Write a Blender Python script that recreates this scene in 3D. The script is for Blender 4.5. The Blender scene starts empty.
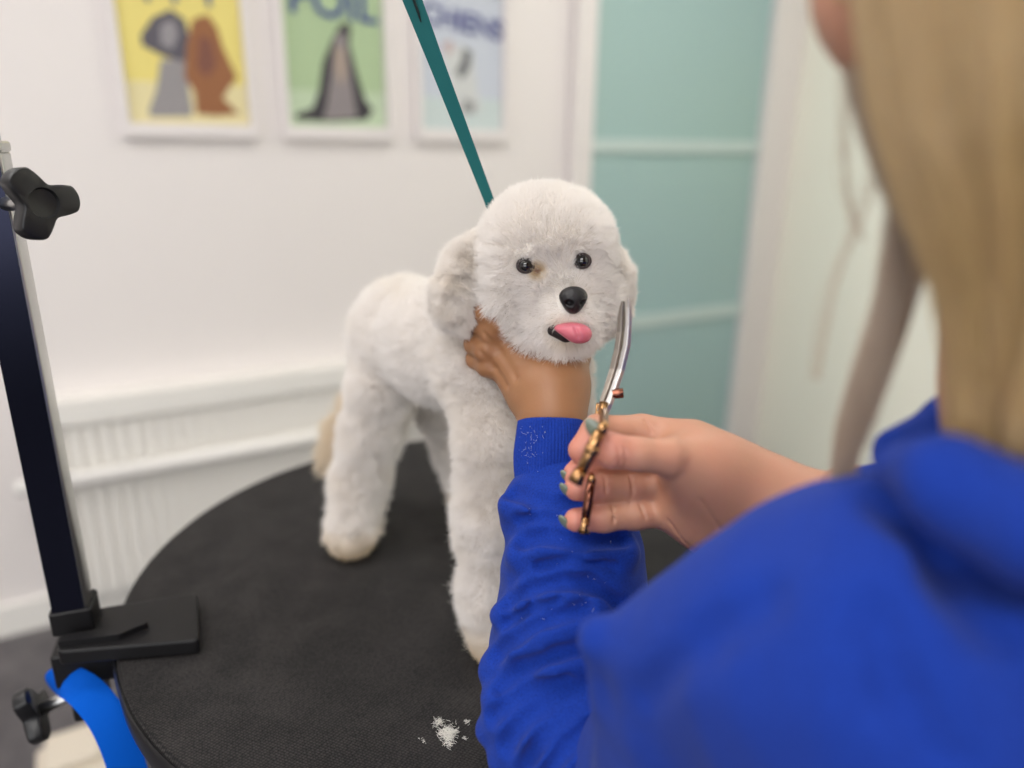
import bpy, math, random
import numpy as np
from mathutils import Vector, Matrix

rng = np.random.default_rng(7)
random.seed(7)
C = bpy.context.scene.collection
sc = bpy.context.scene

# ------------------------------------------------------------------ camera geometry
FPX = 744.0
CAM = np.array([0.0, 0.0, 1.30])
TZ = 0.85                                   # grooming table surface
_U = -np.array([-35.0, -2268.0, -744.0]); _U /= np.linalg.norm(_U)
_F = np.array([0, 0, -1.0]); _F = _F - _U * _F.dot(_U); _F /= np.linalg.norm(_F)
_X = np.cross(_F, _U)
RW = np.array([_X, _F, _U])                 # camera coords -> world

def ray(px, py):
    return RW @ np.array([px - 512.0, 384.0 - py, -FPX])

def P(px, py, Y):                            # the point at distance Y in front of the camera
    w = ray(px, py)
    return CAM + w * (Y / w[1])

def zc(p):
    return float(-(RW.T @ (np.asarray(p) - CAM))[2])

def S(px, py, Y, rpx):
    p = P(px, py, Y)
    return p, rpx * zc(p) / FPX

def onz(px, py, z):
    w = ray(px, py)
    return CAM + w * ((z - CAM[2]) / w[2])

def proj(p):
    q = RW.T @ (np.asarray(p) - CAM)
    return 512 + FPX * q[0] / -q[2], 384 - FPX * q[1] / -q[2]

# ------------------------------------------------------------------ materials
def lin(c):
    return tuple((x / 255 / 12.92) if x / 255 <= .04045 else ((x / 255 + .055) / 1.055) ** 2.4 for x in c) + (1.0,)

def mat(name, col, rough=.5, metal=0, spec=.5, bump=None, var=None, **kw):
    m = bpy.data.materials.new(name); m.use_nodes = True
    nt = m.node_tree; b = nt.nodes['Principled BSDF']
    b.inputs['Base Color'].default_value = lin(col)
    b.inputs['Roughness'].default_value = rough
    b.inputs['Metallic'].default_value = metal
    b.inputs['Specular IOR Level'].default_value = spec
    for k, v in kw.items():
        b.inputs[k.replace('_', ' ')].default_value = v
    tc = nt.nodes.new('ShaderNodeTexCoord')
    if var:                                   # (scale, colour2, detail)
        n = nt.nodes.new('ShaderNodeTexNoise'); n.inputs['Scale'].default_value = var[0]
        n.inputs['Detail'].default_value = var[2] if len(var) > 2 else 3
        nt.links.new(tc.outputs['Object'], n.inputs['Vector'])
        r = nt.nodes.new('ShaderNodeValToRGB')
        r.color_ramp.elements[0].position = .35; r.color_ramp.elements[1].position = .65
        r.color_ramp.elements[0].color = lin(col); r.color_ramp.elements[1].color = lin(var[1])
        nt.links.new(n.outputs['Fac'], r.inputs['Fac']); nt.links.new(r.outputs['Color'], b.inputs['Base Color'])
    if bump:                                  # (scale, strength, distance)
        n = nt.nodes.new('ShaderNodeTexNoise'); n.inputs['Scale'].default_value = bump[0]
        n.inputs['Detail'].default_value = 4
        nt.links.new(tc.outputs['Object'], n.inputs['Vector'])
        bp = nt.nodes.new('ShaderNodeBump'); bp.inputs['Strength'].default_value = bump[1]
        bp.inputs['Distance'].default_value = bump[2]
        nt.links.new(n.outputs['Fac'], bp.inputs['Height']); nt.links.new(bp.outputs['Normal'], b.inputs['Normal'])
    return m

M = {}
M['wall'] = mat('wall_paint', (234, 228, 226), .6, bump=(180, .08, .001))
M['ceiling'] = mat('ceiling_paint', (240, 238, 235), .8)
M['floor'] = mat('dark_vinyl', (74, 71, 74), .45, var=(9, (98, 94, 96), 6))
M['white'] = mat('white_enamel', (240, 237, 232), .35)
M['frame'] = mat('door_frame_white', (232, 226, 225), .4)
M['bar'] = mat('door_bar', (200, 216, 213), .4)
M['teal_glass'] = mat('teal_frosted_glass', (164, 194, 190), .3, spec=.6, Coat_Weight=.3, Coat_Roughness=.15, var=(.9, (160, 190, 192), 0))
M['pale_glass'] = mat('pale_frosted_glass', (240, 240, 233), .3, Coat_Weight=.2, Coat_Roughness=.2)
_m = M['pale_glass']; _nt = _m.node_tree; _b = _nt.nodes['Principled BSDF']; _o = [n for n in _nt.nodes if n.type == 'OUTPUT_MATERIAL'][0]
_t = _nt.nodes.new('ShaderNodeBsdfTranslucent'); _t.inputs[0].default_value = lin((238, 238, 230)); _x = _nt.nodes.new('ShaderNodeMixShader'); _x.inputs[0].default_value = .45
_nt.links.new(_b.outputs[0], _x.inputs[1]); _nt.links.new(_t.outputs[0], _x.inputs[2]); _nt.links.new(_x.outputs[0], _o.inputs['Surface'])
M['black_metal'] = mat('black_powder_coat', (15, 14, 16), .5, spec=.35, bump=(900, .15, .0004))
M['pole'] = mat('polished_dark_pole', (34, 36, 52), .18, metal=.85)
M['silver'] = mat('brushed_silver', (200, 200, 198), .28, metal=1)
M['black_plastic'] = mat('black_plastic', (18, 18, 20), .38, bump=(700, .1, .0004))
M['chrome'] = mat('chrome', (235, 232, 228), .3, metal=1)
M['steel_dark'] = mat('blade_steel', (160, 150, 140), .32, metal=1)
M['bronze'] = mat('bronze', (176, 134, 92), .25, metal=1)
M['brown_bronze'] = mat('brown_bronze', (116, 74, 60), .25, metal=1)
M['teal'] = mat('teal_webbing', (0, 98, 100), .7, bump=(1500, .4, .0005))
M['blue_strap'] = mat('blue_webbing', (0, 84, 190), .8, spec=.1, bump=(1500, .4, .0005))
M['stitch'] = mat('dark_stitching', (10, 30, 32), .8)
M['fabric'] = None
M['jeans'] = mat('dark_trousers', (34, 36, 44), .9, bump=(900, .3, .001))
M['shoe'] = mat('shoe_black', (30, 30, 32), .6)
M['nail'] = mat('sage_nail_polish', (118, 128, 112), .18, Coat_Weight=.6)
M['nose'] = mat('dog_nose_leather', (24, 22, 24), .38, bump=(900, .6, .0008))
M['eye'] = mat('dog_eye', (10, 8, 8), .05, Coat_Weight=1.0)
M['eyelid'] = mat('dog_eyelid', (52, 38, 36), .55)
M['stain'] = mat('tear_stained_skin', (165, 110, 98), .6)
M['tongue'] = mat('tongue', (198, 104, 118), .35, bump=(900, .4, .0006), Subsurface_Weight=.2, Subsurface_Scale=.004)
M['mouth'] = mat('mouth_dark', (26, 14, 15), .5)
M['dogskin'] = mat('dog_underfur', (226, 220, 212), .95)
M['box'] = mat('cream_plastic', (214, 204, 188), .5)
M['lip'] = mat('lip', (190, 112, 104), .4)

def skin_mat(name, col, pink):
    m = mat(name, col, .48, bump=(420, .25, .0006), Subsurface_Weight=.12, Subsurface_Scale=.006)
    nt = m.node_tree; b = nt.nodes['Principled BSDF']
    b.inputs['Subsurface Radius'].default_value = (1, .35, .2)
    a = nt.nodes.new('ShaderNodeAttribute'); a.attribute_name = 'pink'
    tc = nt.nodes.new('ShaderNodeTexCoord')
    n = nt.nodes.new('ShaderNodeTexNoise'); n.inputs['Scale'].default_value = 55; n.inputs['Detail'].default_value = 5
    nt.links.new(tc.outputs['Object'], n.inputs['Vector'])
    mx = nt.nodes.new('ShaderNodeMix'); mx.data_type = 'RGBA'
    mx.inputs[6].default_value = lin(col); mx.inputs[7].default_value = lin(pink)
    ma = nt.nodes.new('ShaderNodeMath'); ma.operation = 'MULTIPLY_ADD'; ma.inputs[1].default_value = .5; ma.inputs[2].default_value = -.25
    nt.links.new(n.outputs['Fac'], ma.inputs[0])
    ad = nt.nodes.new('ShaderNodeMath'); ad.operation = 'ADD'; ad.use_clamp = True
    nt.links.new(a.outputs['Fac'], ad.inputs[0]); nt.links.new(ma.outputs[0], ad.inputs[1])
    nt.links.new(ad.outputs[0], mx.inputs[0]); nt.links.new(mx.outputs[2], b.inputs['Base Color'])
    return m
M['skin'] = skin_mat('skin', (186, 140, 112), (204, 132, 114))
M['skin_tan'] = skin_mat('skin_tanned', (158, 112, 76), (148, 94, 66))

def fabric_mat():
    m = mat('royal_blue_fleece', (30, 66, 188), .9, spec=.15, Sheen_Weight=.05, Sheen_Roughness=.6)
    nt = m.node_tree; b = nt.nodes['Principled BSDF']
    tc = nt.nodes.new('ShaderNodeTexCoord')
    n = nt.nodes.new('ShaderNodeTexNoise'); n.inputs['Scale'].default_value = 750; n.inputs['Detail'].default_value = 3
    nt.links.new(tc.outputs['Object'], n.inputs['Vector'])
    a = nt.nodes.new('ShaderNodeAttribute'); a.attribute_name = 'rib'
    ad = nt.nodes.new('ShaderNodeMath'); ad.operation = 'ADD'
    nt.links.new(n.outputs['Fac'], ad.inputs[0]); nt.links.new(a.outputs['Fac'], ad.inputs[1])
    bp = nt.nodes.new('ShaderNodeBump'); bp.inputs['Strength'].default_value = .45; bp.inputs['Distance'].default_value = .0007
    nt.links.new(ad.outputs[0], bp.inputs['Height']); nt.links.new(bp.outputs['Normal'], b.inputs['Normal'])
    r = nt.nodes.new('ShaderNodeValToRGB'); r.color_ramp.elements[0].color = lin((14, 44, 128)); r.color_ramp.elements[1].color = lin((22, 58, 156))
    r.color_ramp.elements[0].position = .3; r.color_ramp.elements[1].position = .7
    nt.links.new(n.outputs['Fac'], r.inputs['Fac']); nt.links.new(r.outputs['Color'], b.inputs['Base Color'])
    return m
M['fabric'] = fabric_mat()

def table_mat():
    m = mat('pebbled_black_rubber', (44, 42, 43), .7, spec=.25)
    nt = m.node_tree; b = nt.nodes['Principled BSDF']
    tc = nt.nodes.new('ShaderNodeTexCoord')
    mp = nt.nodes.new('ShaderNodeMapping'); mp.inputs['Rotation'].default_value = (0, 0, .5); mp.inputs['Scale'].default_value = (1, 1.35, 1)
    nt.links.new(tc.outputs['Object'], mp.inputs['Vector'])
    v = nt.nodes.new('ShaderNodeTexVoronoi'); v.inputs['Scale'].default_value = 340; v.inputs['Randomness'].default_value = .3
    nt.links.new(mp.outputs['Vector'], v.inputs['Vector'])
    bp = nt.nodes.new('ShaderNodeBump'); bp.invert = True; bp.inputs['Strength'].default_value = .8; bp.inputs['Distance'].default_value = .0012
    nt.links.new(v.outputs['Distance'], bp.inputs['Height']); nt.links.new(bp.outputs['Normal'], b.inputs['Normal'])
    n = nt.nodes.new('ShaderNodeTexNoise'); n.inputs['Scale'].default_value = 30; n.inputs['Detail'].default_value = 6
    nt.links.new(tc.outputs['Object'], n.inputs['Vector'])
    mm = nt.nodes.new('ShaderNodeMath'); mm.operation = 'MULTIPLY_ADD'; mm.inputs[1].default_value = .5
    nt.links.new(n.outputs['Fac'], mm.inputs[0]); nt.links.new(v.outputs['Distance'], mm.inputs[2])
    r = nt.nodes.new('ShaderNodeValToRGB'); r.color_ramp.elements[0].color = lin((60, 57, 56)); r.color_ramp.elements[1].color = lin((18, 17, 18))  # pebble tops lighter than the gaps: bump highlights painted into the colour
    r.color_ramp.elements[0].position = .35; r.color_ramp.elements[1].position = .85
    nt.links.new(mm.outputs[0], r.inputs['Fac']); nt.links.new(r.outputs['Color'], b.inputs['Base Color'])
    return m
M['rubber'] = table_mat()

def fur_mat(name, col, tintcol, trans=.42, deep=None, sheen=0):
    m = bpy.data.materials.new(name); m.use_nodes = True
    nt = m.node_tree; nt.nodes.clear()
    out = nt.nodes.new('ShaderNodeOutputMaterial')
    a = nt.nodes.new('ShaderNodeAttribute'); a.attribute_name = 'tint'
    mx = nt.nodes.new('ShaderNodeValToRGB'); cr = mx.color_ramp
    cr.elements[0].color = lin(col); cr.elements[1].color = lin(deep or tintcol)
    e = cr.elements.new(.7); e.color = lin(tintcol)
    nt.links.new(a.outputs['Fac'], mx.inputs['Fac'])
    d = nt.nodes.new('ShaderNodeBsdfDiffuse'); t = nt.nodes.new('ShaderNodeBsdfTranslucent')
    nt.links.new(mx.outputs['Color'], d.inputs['Color']); nt.links.new(mx.outputs['Color'], t.inputs['Color'])
    s = nt.nodes.new('ShaderNodeMixShader'); s.inputs[0].default_value = trans
    nt.links.new(d.outputs[0], s.inputs[1]); nt.links.new(t.outputs[0], s.inputs[2])
    last = s
    if sheen:
        g = nt.nodes.new('ShaderNodeBsdfAnisotropic'); g.inputs['Roughness'].default_value = .35
        s2 = nt.nodes.new('ShaderNodeMixShader'); s2.inputs[0].default_value = sheen
        nt.links.new(s.outputs[0], s2.inputs[1]); nt.links.new(g.outputs[0], s2.inputs[2]); last = s2
    nt.links.new(last.outputs[0], out.inputs['Surface'])
    return m
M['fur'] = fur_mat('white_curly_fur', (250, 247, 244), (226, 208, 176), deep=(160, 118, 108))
M['hair'] = fur_mat('blonde_hair', (232, 206, 148), (204, 176, 138), .45, deep=(198, 182, 168), sheen=.15)
M['whisk'] = fur_mat('fur_clipping', (240, 238, 232), (240, 238, 232))

# ------------------------------------------------------------------ object helpers
def link(o, parent=None):
    C.objects.link(o)
    if parent is not None:
        o.parent = parent
        o.matrix_parent_inverse = Matrix.Identity(4)
    return o

def tag(o, label=None, cat=None, group=None, kind=None):
    if label: o['label'] = label
    if cat: o['category'] = cat
    if group: o['group'] = group
    if kind: o['kind'] = kind
    return o

def empty(name, loc, label, cat, group=None):
    o = bpy.data.objects.new(name, None); o.location = loc; o.empty_display_size = .05
    C.objects.link(o); tag(o, label, cat, group)
    return o

def mesh_np(name, V, F, mt, parent=None, smooth=True, attrs=None, origin=None, mats=None, fmat=None):
    """V (n,3) world coords, F (m,3|4) array or list of lists"""
    V = np.asarray(V, float)
    po = np.zeros(3)
    if parent is not None:
        q = parent
        while q is not None:
            po = po + np.array(q.location); q = q.parent
    o_ = np.asarray(origin if origin is not None else (po if parent is not None else V.mean(0)), float)
    me = bpy.data.meshes.new(name)
    L = V - o_
    if isinstance(F, np.ndarray):
        k = F.shape[1]
        me.vertices.add(len(L)); me.vertices.foreach_set('co', L.astype(np.float32).ravel())
        me.loops.add(F.size); me.loops.foreach_set('vertex_index', F.astype(np.int32).ravel())
        me.polygons.add(len(F)); me.polygons.foreach_set('loop_start', np.arange(0, F.size, k, dtype=np.int32))
        me.update(calc_edges=True)
    else:
        me.from_pydata([tuple(v) for v in L], [], [list(f) for f in F])
    me.polygons.foreach_set('use_smooth', [smooth] * len(me.polygons))
    for m_ in (mats or [mt]): me.materials.append(m_)
    if fmat is not None: me.polygons.foreach_set('material_index', fmat)
    if attrs:
        for an, av in attrs.items():
            at = me.attributes.new(an, 'FLOAT', 'POINT'); at.data.foreach_set('value', np.asarray(av, np.float32))
    me.update()
    o = bpy.data.objects.new(name, me)
    o.location = o_ - po if parent is not None else o_
    link(o, parent)
    return o

class MB:
    """collects simple solids in world coordinates"""
    def __init__(s): s.V = []; s.F = []; s.m = []
    def add(s, V, F, mi=0):
        n = len(s.V); s.V += [tuple(v) for v in V]; s.F += [[i + n for i in f] for f in F]; s.m += [mi] * len(F)
    def box(s, c, h, R=None, bev=0, mi=0):
        c = np.asarray(c, float); h = np.asarray(h, float); R = np.eye(3) if R is None else R
        if bev <= 0:
            V = [c + R @ (h * np.array(q)) for q in [(-1,-1,-1),(1,-1,-1),(1,1,-1),(-1,1,-1),(-1,-1,1),(1,-1,1),(1,1,1),(-1,1,1)]]
            s.add(V, [(0,3,2,1),(4,5,6,7),(0,1,5,4),(1,2,6,5),(2,3,7,6),(3,0,4,7)], mi)
        else:                                    # rounded-rect prism with chamfered rims
            out = []
            def ring(ins, z):
                r = bev
                pts = []
                for cx, cy, a0 in ((1,1,0),(-1,1,90),(-1,-1,180),(1,-1,270)):
                    for k in range(5):
                        a = math.radians(a0 + 90 * k / 4)
                        pts.append(c + R @ np.array([cx*(h[0]-r) + (r-ins)*math.cos(a), cy*(h[1]-r) + (r-ins)*math.sin(a), z]))
                return pts
            e = min(bev, h[2]) * .5
            rings = [ring(e, -h[2]), ring(0, -h[2]+e), ring(0, h[2]-e), ring(e, h[2])]
            V = sum(rings, []); n = 20; F = [list(range(n))[::-1], [3*n+i for i in range(n)]]
            for k in range(3):
                for i in range(n):
                    j = (i+1) % n; F.append([k*n+i, k*n+j, (k+1)*n+j, (k+1)*n+i])
            s.add(V, F, mi)
    def lathe(s, c, prof, ax=(0,0,1), seg=40, mi=0):
        ax = np.asarray(ax, float); ax /= np.linalg.norm(ax)
        u = np.cross(ax, (0,0,1.0)) if abs(ax[2]) < .9 else np.cross(ax, (0,1.0,0)); u /= np.linalg.norm(u); v = np.cross(ax, u)
        c = np.asarray(c, float); V = []
        for r, z in prof:
            for k in range(seg):
                a = 2*math.pi*k/seg; V.append(c + ax*z + (u*math.cos(a) + v*math.sin(a))*r)
        F = [list(range(seg))[::-1], [(len(prof)-1)*seg + k for k in range(seg)]]
        for i in range(len(prof)-1):
            for k in range(seg):
                j = (k+1) % seg; F.append([i*seg+k, i*seg+j, (i+1)*seg+j, (i+1)*seg+k])
        s.add(V, F, mi)
    def tube(s, pts, rs, seg=14, mi=0, flat=1.0, ref=(0,0,1)):
        pts = [np.asarray(p, float) for p in pts]; n = len(pts); V = []
        if not hasattr(rs, '__len__'): rs = [rs]*n
        for i, p in enumerate(pts):
            t = pts[min(i+1, n-1)] - pts[max(i-1, 0)]; t /= np.linalg.norm(t)
            u = np.cross(t, ref); u /= max(np.linalg.norm(u), 1e-9); w = np.cross(t, u)
            for k in range(seg):
                a = 2*math.pi*k/seg; V.append(p + u*math.cos(a)*rs[i] + w*math.sin(a)*rs[i]*flat)
        F = [list(range(seg)), [(n-1)*seg+k for k in range(seg)][::-1]]
        for i in range(n-1):
            for k in range(seg):
                j = (k+1) % seg; F.append([i*seg+j, i*seg+k, (i+1)*seg+k, (i+1)*seg+j])
        s.add(V, F, mi)
    def build(s, name, mt, parent=None, smooth=False, origin=None, mats=None):
        o = mesh_np(name, np.array(s.V), s.F, mt, parent, smooth, origin=origin, mats=mats, fmat=s.m)
        return o

def autosmooth(o, deg=35):
    me = o.data
    me.polygons.foreach_set('use_smooth', [True]*len(me.polygons))
    me.set_sharp_from_angle(angle=math.radians(deg))
    return o

# ------------------------------------------------------------------ signed distance modelling
def smin(a, b, k):
    if k <= 0: return np.minimum(a, b)
    h = np.maximum(k - np.abs(a-b), 0) / k
    return np.minimum(a, b) - h*h*k*.25

def cap(a, b, ra, rb, k=.01):
    a = np.asarray(a, float); b = np.asarray(b, float)
    def f(p):
        ab = b - a; t = np.clip((p - a) @ ab / max(ab @ ab, 1e-12), 0, 1)
        return np.linalg.norm(p - a - t[:, None]*ab, axis=1) - (ra + (rb - ra)*t)
    return ('u', f, k)

def chain(pts, k=.01):
    """pts: list of (point, radius) -> list of capsules"""
    return [cap(pts[i][0], pts[i+1][0], pts[i][1], pts[i+1][1], k) for i in range(len(pts)-1)]

def ell(c, r, R=None, k=.01, op='u'):
    c = np.asarray(c, float); r = np.asarray(r, float)
    def f(p):
        q = p - c
        if R is not None: q = q @ R              # columns of R are the local axes
        k0 = np.linalg.norm(q / r, axis=1); k1 = np.linalg.norm(q / (r*r), axis=1)
        return k0 * (k0 - 1) / np.maximum(k1, 1e-9)
    return (op, f, k)

def cut(a, b, r, k=.002):
    return ('s', cap(a, b, r, r)[1], k)

def sdf(prims, disp=None):
    def f(p):
        d = np.full(len(p), 1e3)
        for op, g, k in prims:
            if op == 'u': d = smin(d, g(p), k)
            else: d = -smin(-d, g(p), k)
        if disp is not None:
            m = np.abs(d) < .03
            if m.any():
                d = d.copy(); d[m] -= disp(p[m])
        return d
    return f

def hit(f, px, py, t0=.05, t1=2.0, extra=0.0):
    w = ray(px, py); w = w / np.linalg.norm(w); t = t0
    for _ in range(400):
        d = float(f((CAM + w*t)[None])[0])
        if d < .0002: return CAM + w*(t + extra)
        t += max(d*.7, .0002)
        if t > t1: break
    return None

def grad(f, p, e=.0008):
    g = np.stack([f(p + np.eye(3)[i]*e) - f(p - np.eye(3)[i]*e) for i in range(3)], 1)
    return g / np.maximum(np.linalg.norm(g, axis=1, keepdims=True), 1e-9)

def polygonise(f, lo, hi, h):
    lo = np.asarray(lo, float); hi = np.asarray(hi, float); B = 8
    nb = np.ceil((hi - lo)/h/B).astype(int); n = nb*B
    D = np.empty(n, np.float32)
    bi = np.stack(np.meshgrid(*[np.arange(k) for k in nb], indexing='ij'), -1).reshape(-1, 3)
    cen = lo + (bi*B + (B-1)/2)*h
    dv = np.concatenate([f(cen[i:i+60000]) for i in range(0, len(cen), 60000)])
    D[:] = np.repeat(np.repeat(np.repeat(dv.reshape(nb), B, 0), B, 1), B, 2)
    act = np.nonzero(np.abs(dv) < B*h*1.05 + .012)[0]
    off = np.stack(np.meshgrid(*[np.arange(B)]*3, indexing='ij'), -1).reshape(-1, 3)
    for i in range(0, len(act), 300):
        b_ = bi[act[i:i+300]]
        idx = (b_[:, None, :]*B + off[None]).reshape(-1, 3)
        D[idx[:,0], idx[:,1], idx[:,2]] = f(lo + idx*h)
    ins = D < 0
    cs = ins[:-1,:-1,:-1].astype(np.uint8)
    cnt = np.zeros([k-1 for k in n], np.uint8)
    for dx in (0,1):
        for dy in (0,1):
            for dz in (0,1):
                cnt += ins[dx:n[0]-1+dx, dy:n[1]-1+dy, dz:n[2]-1+dz]
    cells = np.argwhere((cnt > 0) & (cnt < 8))
    vid = np.full(cnt.shape, -1, np.int32); vid[cells[:,0], cells[:,1], cells[:,2]] = np.arange(len(cells))
    corners = np.array([(x,y,z) for x in (0,1) for y in (0,1) for z in (0,1)])
    val = np.stack([D[cells[:,0]+c[0], cells[:,1]+c[1], cells[:,2]+c[2]] for c in corners], 1)
    acc = np.zeros((len(cells), 3)); num = np.zeros(len(cells))
    for i in range(8):
        for j in range(i+1, 8):
            if np.abs(corners[i]-corners[j]).sum() == 1:
                a, b = val[:, i], val[:, j]; m = (a < 0) != (b < 0)
                t = np.where(m, a/np.where(m, a-b, 1), 0)
                acc += np.where(m[:, None], corners[i] + t[:, None]*(corners[j]-corners[i]), 0); num += m
    V = lo + (cells + acc/num[:, None])*h
    F = []
    for ax in range(3):
        sl0 = [slice(None)]*3; sl1 = [slice(None)]*3
        sl0[ax] = slice(0, n[ax]-1); sl1[ax] = slice(1, n[ax])
        ch = ins[tuple(sl0)] != ins[tuple(sl1)]
        e = np.argwhere(ch); o1, o2 = [(1,2),(2,0),(0,1)][ax]
        ok = (e[:,o1] > 0) & (e[:,o2] > 0) & (e[:,o1] < n[o1]-1) & (e[:,o2] < n[o2]-1); e = e[ok]
        q = []
        for da, db in ((0,0),(-1,0),(-1,-1),(0,-1)):
            c = e.copy(); c[:,o1] += da; c[:,o2] += db; q.append(vid[c[:,0], c[:,1], c[:,2]])
        q = np.stack(q, 1)
        inside0 = ins[e[:,0], e[:,1], e[:,2]]
        q[~inside0] = q[~inside0][:, ::-1]
        F.append(q)
    F = np.concatenate(F)
    F = F[(F >= 0).all(1)]
    return V, F

_NK = []
for _o in range(3):
    _NK.append([(rng.normal(size=3), rng.uniform(0, 6.28)) for _ in range(7)])
def noise(p, scale, o=0):
    """smooth pseudo-noise about -1..1 with feature size ~ scale metres"""
    r = 0
    q = p*(2.2/scale)
    for k, ph in _NK[o % 3]:
        r = r + np.sin(q @ k + ph + 1.3*np.sin(q @ k[[1,2,0]]*.7 + ph*2))
    return r/3.2
def vnoise(p, scale):
    return np.stack([noise(p, scale, 0), noise(p[:, [1,2,0]] + 3.1, scale, 1), noise(p[:, [2,0,1]] + 7.7, scale, 2)], 1)

def curves_obj(name, pts, rad, mt, parent=None, tint=None, origin=None):
    """pts (n,k,3) world, rad (n,k)"""
    n, k, _ = pts.shape
    po = np.zeros(3); q = parent
    while q is not None:
        po = po + np.array(q.location); q = q.parent
    o_ = np.asarray(origin if origin is not None else po, float)
    cu = bpy.data.hair_curves.new(name)
    cu.add_curves([k]*n)
    cu.attributes['position'].data.foreach_set('vector', (pts - o_).astype(np.float32).ravel())
    at = cu.attributes.new('radius', 'FLOAT', 'POINT'); at.data.foreach_set('value', rad.astype(np.float32).ravel())
    if tint is not None:
        at = cu.attributes.new('tint', 'FLOAT', 'POINT'); at.data.foreach_set('value', np.broadcast_to(tint, (n, k)).astype(np.float32).ravel())
    cu.materials.append(mt)
    o = bpy.data.objects.new(name, cu); o.location = o_ - po if parent is not None else o_
    link(o, parent)
    return o

def sample(V, F, n):
    T = np.concatenate([F[:, [0,1,2]], F[:, [0,2,3]]])
    a, b, c = V[T[:,0]], V[T[:,1]], V[T[:,2]]
    ar = np.linalg.norm(np.cross(b-a, c-a), axis=1)
    i = rng.choice(len(T), n, p=ar/ar.sum()); u = rng.random(n); v = rng.random(n); m = u+v > 1
    u[m] = 1-u[m]; v[m] = 1-v[m]
    return a[i] + (b-a)[i]*u[:, None] + (c-a)[i]*v[:, None]

# ================================================================== THE SETTING
D0 = 2.5
WT = np.array([math.cos(math.radians(30)), math.sin(math.radians(30)), 0])      # along the wall
WN = np.array([WT[1], -WT[0], 0])                                                # towards the room
WO = np.array([0, D0, 0.0])
RWALL = np.stack([WT, -WN, np.array([0,0,1.0])], 1)                             # local x along, y into wall, z up
def wallpt(s, z, d=0): return WO + WT*s + WN*d + np.array([0,0,z])
def W(px, py):
    w = ray(px, py); t = ((WO - CAM) @ WN)/(w @ WN); p = CAM + w*t
    return float((p - WO) @ WT), float(p[2])
def wbox(mb, s0, s1, z0, z1, d0, d1, mi=0, bev=0):
    c = wallpt((s0+s1)/2, (z0+z1)/2, (d0+d1)/2)
    mb.box(c, (abs(s1-s0)/2, abs(d1-d0)/2, abs(z1-z0)/2), RWALL, bev, mi)
def struct(o): o['kind'] = 'structure'; return o

mb = MB(); mb.box((0, .6, -.05), (5, 5, .05)); struct(mb.build('floor', M['floor']))
mb = MB(); mb.box((0, .6, 2.75), (5, 5, .05)); struct(mb.build('ceiling', M['ceiling']))
mb = MB(); wbox(mb, -4.2, 4.2, 0, 2.7, -.1, 0); struct(mb.build('wall_back', M['wall']))
mb = MB(); mb.box((-3.3, 0, 1.35), (.05, 4.0, 1.35)); struct(mb.build('wall_left', M['wall']))
mb = MB(); mb.box((3.6, 0, 1.35), (.05, 4.3, 1.35)); struct(mb.build('wall_right', M['wall']))
mb = MB(); wbox(mb, -3.6, .22, 0, .09, .001, .016); struct(mb.build('baseboard_back', M['white']))

# door_1: teal glass door in a white frame
sL0, sL1, sR0, sR1 = W(566,143)[0], W(584,143)[0], W(753,143)[0], W(785,143)[0]
bz1 = W(670,146)[1]; bz2 = (W(591,328)[1] + W(732,305)[1])/2; print('DOOR', sL0, sL1, sR0, sR1, bz1, bz2)
zb = [(0, .09), (bz2-.022, bz2+.022), (bz1-.02, bz1+.02), (1.93, 1.98), (2.1, 2.2)]
mb = MB(); wbox(mb, sL1-.01, sR0+.01, .05, 2.12, .004, .02)
door = struct(mb.build('door_1', M['teal_glass']))
mb = MB(); wbox(mb, sL0, sL1, 0, 2.2, .002, .05); wbox(mb, sR0, sR1, 0, 2.2, .002, .05); wbox(mb, sL1, sR0, 2.1, 2.2, .002, .05)
struct(mb.build('trim_1', M['frame']))
mb = MB()
for a, b in zb[:-1]: wbox(mb, sL1, sR0, a, b, .02, .034)
mb.build('door_bar', M['bar'], door)
# pale frosted glass side wall running from the door frame towards the viewer
g0 = wallpt(sR1+.005, 0, 0)[:2]; g1 = np.array([1.20, -.2]); gd = g1-g0; gl = np.linalg.norm(gd); gd /= gl
RG = np.stack([np.array([gd[0], gd[1], 0]), np.array([-gd[1], gd[0], 0]), np.array([0,0,1.0])], 1)
gm = (g0+g1)/2; nrm_ = np.array([gd[1], -gd[0]])
mb = MB(); mb.box((gm[0]-nrm_[0]*.02, gm[1]-nrm_[1]*.02, 1.35), (gl/2, .015, 1.35), RG)
d2 = struct(mb.build('wall_side', M['pale_glass']))
mb = MB()
for q in (.42,): mb.box((g0[0]+gd[0]*gl*q, g0[1]+gd[1]*gl*q, 1.35), (.008, .022, 1.35), RG)
mb.build('door_stile', M['frame'], d2)

# radiator under the posters
rad = empty('radiator', wallpt(-.7, 0, .05), 'long white ribbed radiator along the wall behind the table', 'radiator')
s0, _ = W(46, 410); s1 = .05
mb = MB(); wbox(mb, s0, s1, .08, .60, .03, .06)
n = int((s1-s0)/.035)
for i in range(n):
    s = s0 + .012 + i*(s1-s0-.02)/n
    wbox(mb, s, s+.018, .10, .595, .06, .074)
mb.build('ribbed_panel', M['white'], rad)
mb = MB(); wbox(mb, s0-.01, s1+.01, .595, .655, .002, .085); mb.build('top_casing', M['white'], rad)
mb = MB(); a = wallpt(s0-.09, .455, .10); b = wallpt(s1, .455, .10)
mb.tube([a, b], .021, 16)
for s in (s0+.1, s0+.6, s1-.1): mb.tube([wallpt(s, .455, .0), wallpt(s, .455, .1)], .01, 10)
mb.build('rail', M['white'], rad, smooth=True)

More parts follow.
